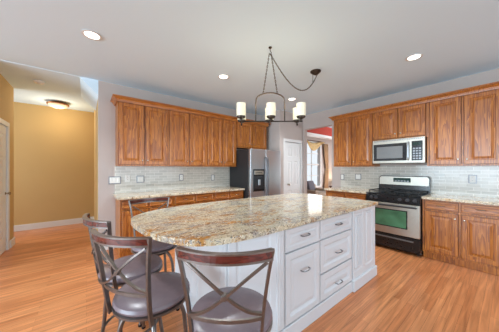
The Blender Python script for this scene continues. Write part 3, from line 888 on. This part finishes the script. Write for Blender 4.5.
# ------------------------------------------------------------------ bar stools
def stool(label, x, y, heading):
    t = thing('bar_stool', label, 'bar stool', (x, y, 0), heading - PI / 2, 'bar stools around the island')
    zs = .598
    bm = new()
    lathe(bm, [(0, zs), (.186, zs), (.198, zs + .008), (.202, zs + .02), (.196, zs + .034), (.175, zs + .043), (.12, zs + .049), (0, zs + .052)], n=48)
    obj('seat', bm, VINYL, t, True)
    bm = new(); lathe(bm, [(.0, zs - .018), (.190, zs - .018), (.203, zs - .012), (.203, zs - .002), (.192, zs + .003), (0, zs + .003)], n=48); obj('seat_frame', bm, GUNMETAL, t, True)
    bm = new(); lathe(bm, [(.07, zs - .018), (.07, zs - .05), (.11, zs - .055), (.11, zs - .065), (0, zs - .065)], n=28); obj('swivel', bm, BRONZE, t, True)
    for k in range(4):
        a = R(45 + 90 * k); c, s = math.cos(a), math.sin(a)
        bm = new()
        pts = spline([(r * c, r * s, z) for r, z in ((.07, .535), (.125, .53), (.165, .46), (.178, .36), (.19, .22), (.225, .008))], 6)
        sweep(bm, pts, circ(.0125, 10)); lg = obj('leg', bm, GUNMETAL, t, True)
        bm = new(); lathe(bm, [(.016, 0.0005), (.016, .014), (0, .016)], (.225 * c, .225 * s), 12); obj('foot_cap', bm, BLACK, lg, True)
    bm = new(); tube(bm, [(.178 * math.cos(2 * PI * i / 40), .178 * math.sin(2 * PI * i / 40), .22) for i in range(40)], .009, 8, True); obj('foot_ring', bm, GUNMETAL, t, True)
    # back
    def yb_(z):           # how far behind the seat centre the back runs at height z
        return -.155 - .06 * ((z - .56) / .46) ** .8
    def xb_(z):
        u = (z - .56) / .46
        return .142 + .008 * u + .040 * u * u
    for s in (-1, 1):
        bm = new()
        zz = [.56, .62, .70, .78, .86, .94, 1.015]
        pts = spline([(s * xb_(z), yb_(z), z) for z in zz], 4)
        sweep(bm, pts, rect(.012, .020), up=(0, 1, 0)); obj('back_post', bm, GUNMETAL, t)
    def rail(z, w, bow, n=16):
        return [(-w + 2 * w * i / n, yb_(z) - bow * (1 - (2 * i / n - 1) ** 2), z) for i in range(n + 1)]
    bm = new(); sweep(bm, rail(.998, .180, .055), rect(.02, .030), up=(0, 0, 1)); tr = obj('top_rail', bm, MAHOG, t)
    bm = new()
    sweep(bm, rail(1.0155, .188, .055), rect(.024, .006), up=(0, 0, 1)); sweep(bm, rail(.979, .184, .055), rect(.024, .009), up=(0, 0, 1)); obj('rail_edging', bm, GUNMETAL, tr)
    bm = new(); sweep(bm, rail(.725, xb_(.725), .03), rect(.010, .014), up=(0, 0, 1)); obj('lower_rail', bm, GUNMETAL, t)
    for s in (-1, 1):
        def yy(x, z): return yb_(z) - .03 * (1 - (x / .17) ** 2)
        q = [(-.168, .965), (-.10, .915), (-.04, .865), (0, .83), (.05, .788), (.10, .757), (.150, .742)]
        bm = new(); sweep(bm, spline([(s * x, yy(x, z) + .006 * s, z) for x, z in q], 4), rect(.009, .0135), up=(0, 1, 0)); obj('cross_bar', bm, GUNMETAL, t)
    bm = new(); lathe_y(bm, [(.013, -.012), (.013, .009), (.010, .012), (0, .0125)], (0, yy(0, .83), .83), 16); obj('hub', bm, GUNMETAL, t, True)
    return t
stool('bar stool turned back-on at the drawer corner of the island', .566, .860, R(49.6))
stool('bar stool at the rounded island end, its seat fully in view', .307, 1.290, R(32))
stool('bar stool mostly hidden behind the stool with its seat in view', .262, 1.705, R(15))
stool('bar stool across the island top, in front of the long counter', .515, 2.10, R(-90))

# ------------------------------------------------------------------ room through the opening
dp = thing('curtain', 'tan drape tied beside the window of the next room', 'curtain', (7.68, YF - .07, 0))
bm = new(); n = 40; rows = [(2.36, .30, .28), (1.8, .24, .32), (1.35, .13, .38), (1.25, .12, .39), (1.0, .2, .34), (.04, .30, .28)]
rr = []
for z, wd, x0 in rows:
    rr.append([bm.verts.new((x0 - wd / 2 + wd * i / n, .022 * math.sin(i / n * 2 * PI * 6) - .03, z)) for i in range(n + 1)])
for A, B in zip(rr, rr[1:]):
    for i in range(n): bm.faces.new((A[i], A[i + 1], B[i + 1], B[i]))
c_ = obj('panel', bm, DRAPE, dp, True); md_ = c_.modifiers.new('s', 'SOLIDIFY'); md_.thickness = .008
bm = new(); tube(bm, [(.39 + .08 * math.cos(2 * PI * i / 20), -.03 + .045 * math.sin(2 * PI * i / 20), 1.29) for i in range(20)], .014, 8, True); obj('tieback', bm, SWAG, dp, True)
vl = thing('valance', 'gold cloth swag draped across the top of the far window', 'valance', (7.15, YF - .1, 0))
bm = new(); tube(bm, [(-.62, 0, 2.42), (.72, 0, 2.42)], .016, 10); obj('rod', bm, DARKWOOD, vl, True)
bm = new(); n = 24; A = []; B = []
rr = []
for j in range(5):
    f = j / 4
    rr.append([bm.verts.new((-.55 + 1.2 * i / n, -.03 - .02 * math.sin(f * 9), 2.43 - f * .06 - (.10 + .26 * f) * (1 - (i / n)) ** 1.0 * math.sin(PI * min(1, i / n * 1.05) * .98 + .03) * 1.6)) for i in range(n + 1)])
for A, B in zip(rr, rr[1:]):
    for i in range(n): bm.faces.new((A[i], A[i + 1], B[i + 1], B[i]))
v_ = obj('swag', bm, SWAG, vl, True); v_.modifiers.new('s', 'SOLIDIFY').thickness = .008

so = thing('armchair', 'taupe upholstered armchair below the far window', 'chair', (6.24, 4.28, 0))
bm = new(); box(bm, -.50, .50, -.42, .42, .14, .40, .04, 3); obj('base', bm, SOFA, so, True)
bm = new(); box(bm, -.36, .36, -.44, .28, .40, .54, .05, 3); obj('seat_cushion', bm, SOFA, so, True)
bm = new(); box(bm, -.48, .48, .20, .44, .38, .78, .08, 3); obj('back', bm, SOFA, so, True)
for s in (-1, 1):
    bm = new(); box(bm, s * .43 - .09, s * .43 + .09, -.43, .38, .14, .62, .06, 3); obj('arm', bm, SOFA, so, True)
    for yy in (-.36, .36):
        bm = new(); box(bm, s * .42 - .03, s * .42 + .03, yy - .03, yy + .03, 0.001, .15, .006); obj('leg', bm, DARKWOOD, so)
bm = new(); box(bm, -.20, .20, -.06, .06, -.17, .17, .055, 3)
pl = obj('throw_pillow', bm, CUSH, None, True, (6.16, 4.35, .735), (R(-18), 0, R(4))); tag(pl, 'dark grey throw pillow resting on the taupe armchair', 'pillow')

tb = thing('side_table', 'dark wood side table holding the lit lamp', 'table', (8.44, 4.62, 0))
bm = new(); box(bm, -.25, .25, -.22, .22, .55, .585, .006); obj('tabletop', bm, DARKWOOD, tb)
for sx in (-1, 1):
    for sy in (-1, 1):
        bm = new(); box(bm, sx * .21 - .02, sx * .21 + .02, sy * .18 - .02, sy * .18 + .02, 0.001, .55, .004); obj('leg', bm, DARKWOOD, tb)
lp = thing('table_lamp', 'lit table lamp with a cream shade in the next room', 'lamp', (8.44, 4.62, .586))
bm = new(); lathe(bm, [(.07, 0), (.07, .015), (.02, .03), (.035, .08), (.02, .12), (.008, .14), (.008, .17)], n=24); obj('base', bm, BRONZE, lp, True)
bm = new(); lathe(bm, [(.12, .12), (.10, .31), (.097, .31), (.117, .12)], n=32); obj('lamp_shade', bm, LAMPSH, lp, True)
l = bpy.data.lights.new('table_lamp_bulb', 'POINT'); l.energy = 5; l.shadow_soft_size = .03; l.color = (1, .78, .48)
o = bpy.data.objects.new('table_lamp_bulb', l); COL.objects.link(o); o.parent = lp; o.location = (0, 0, .36)
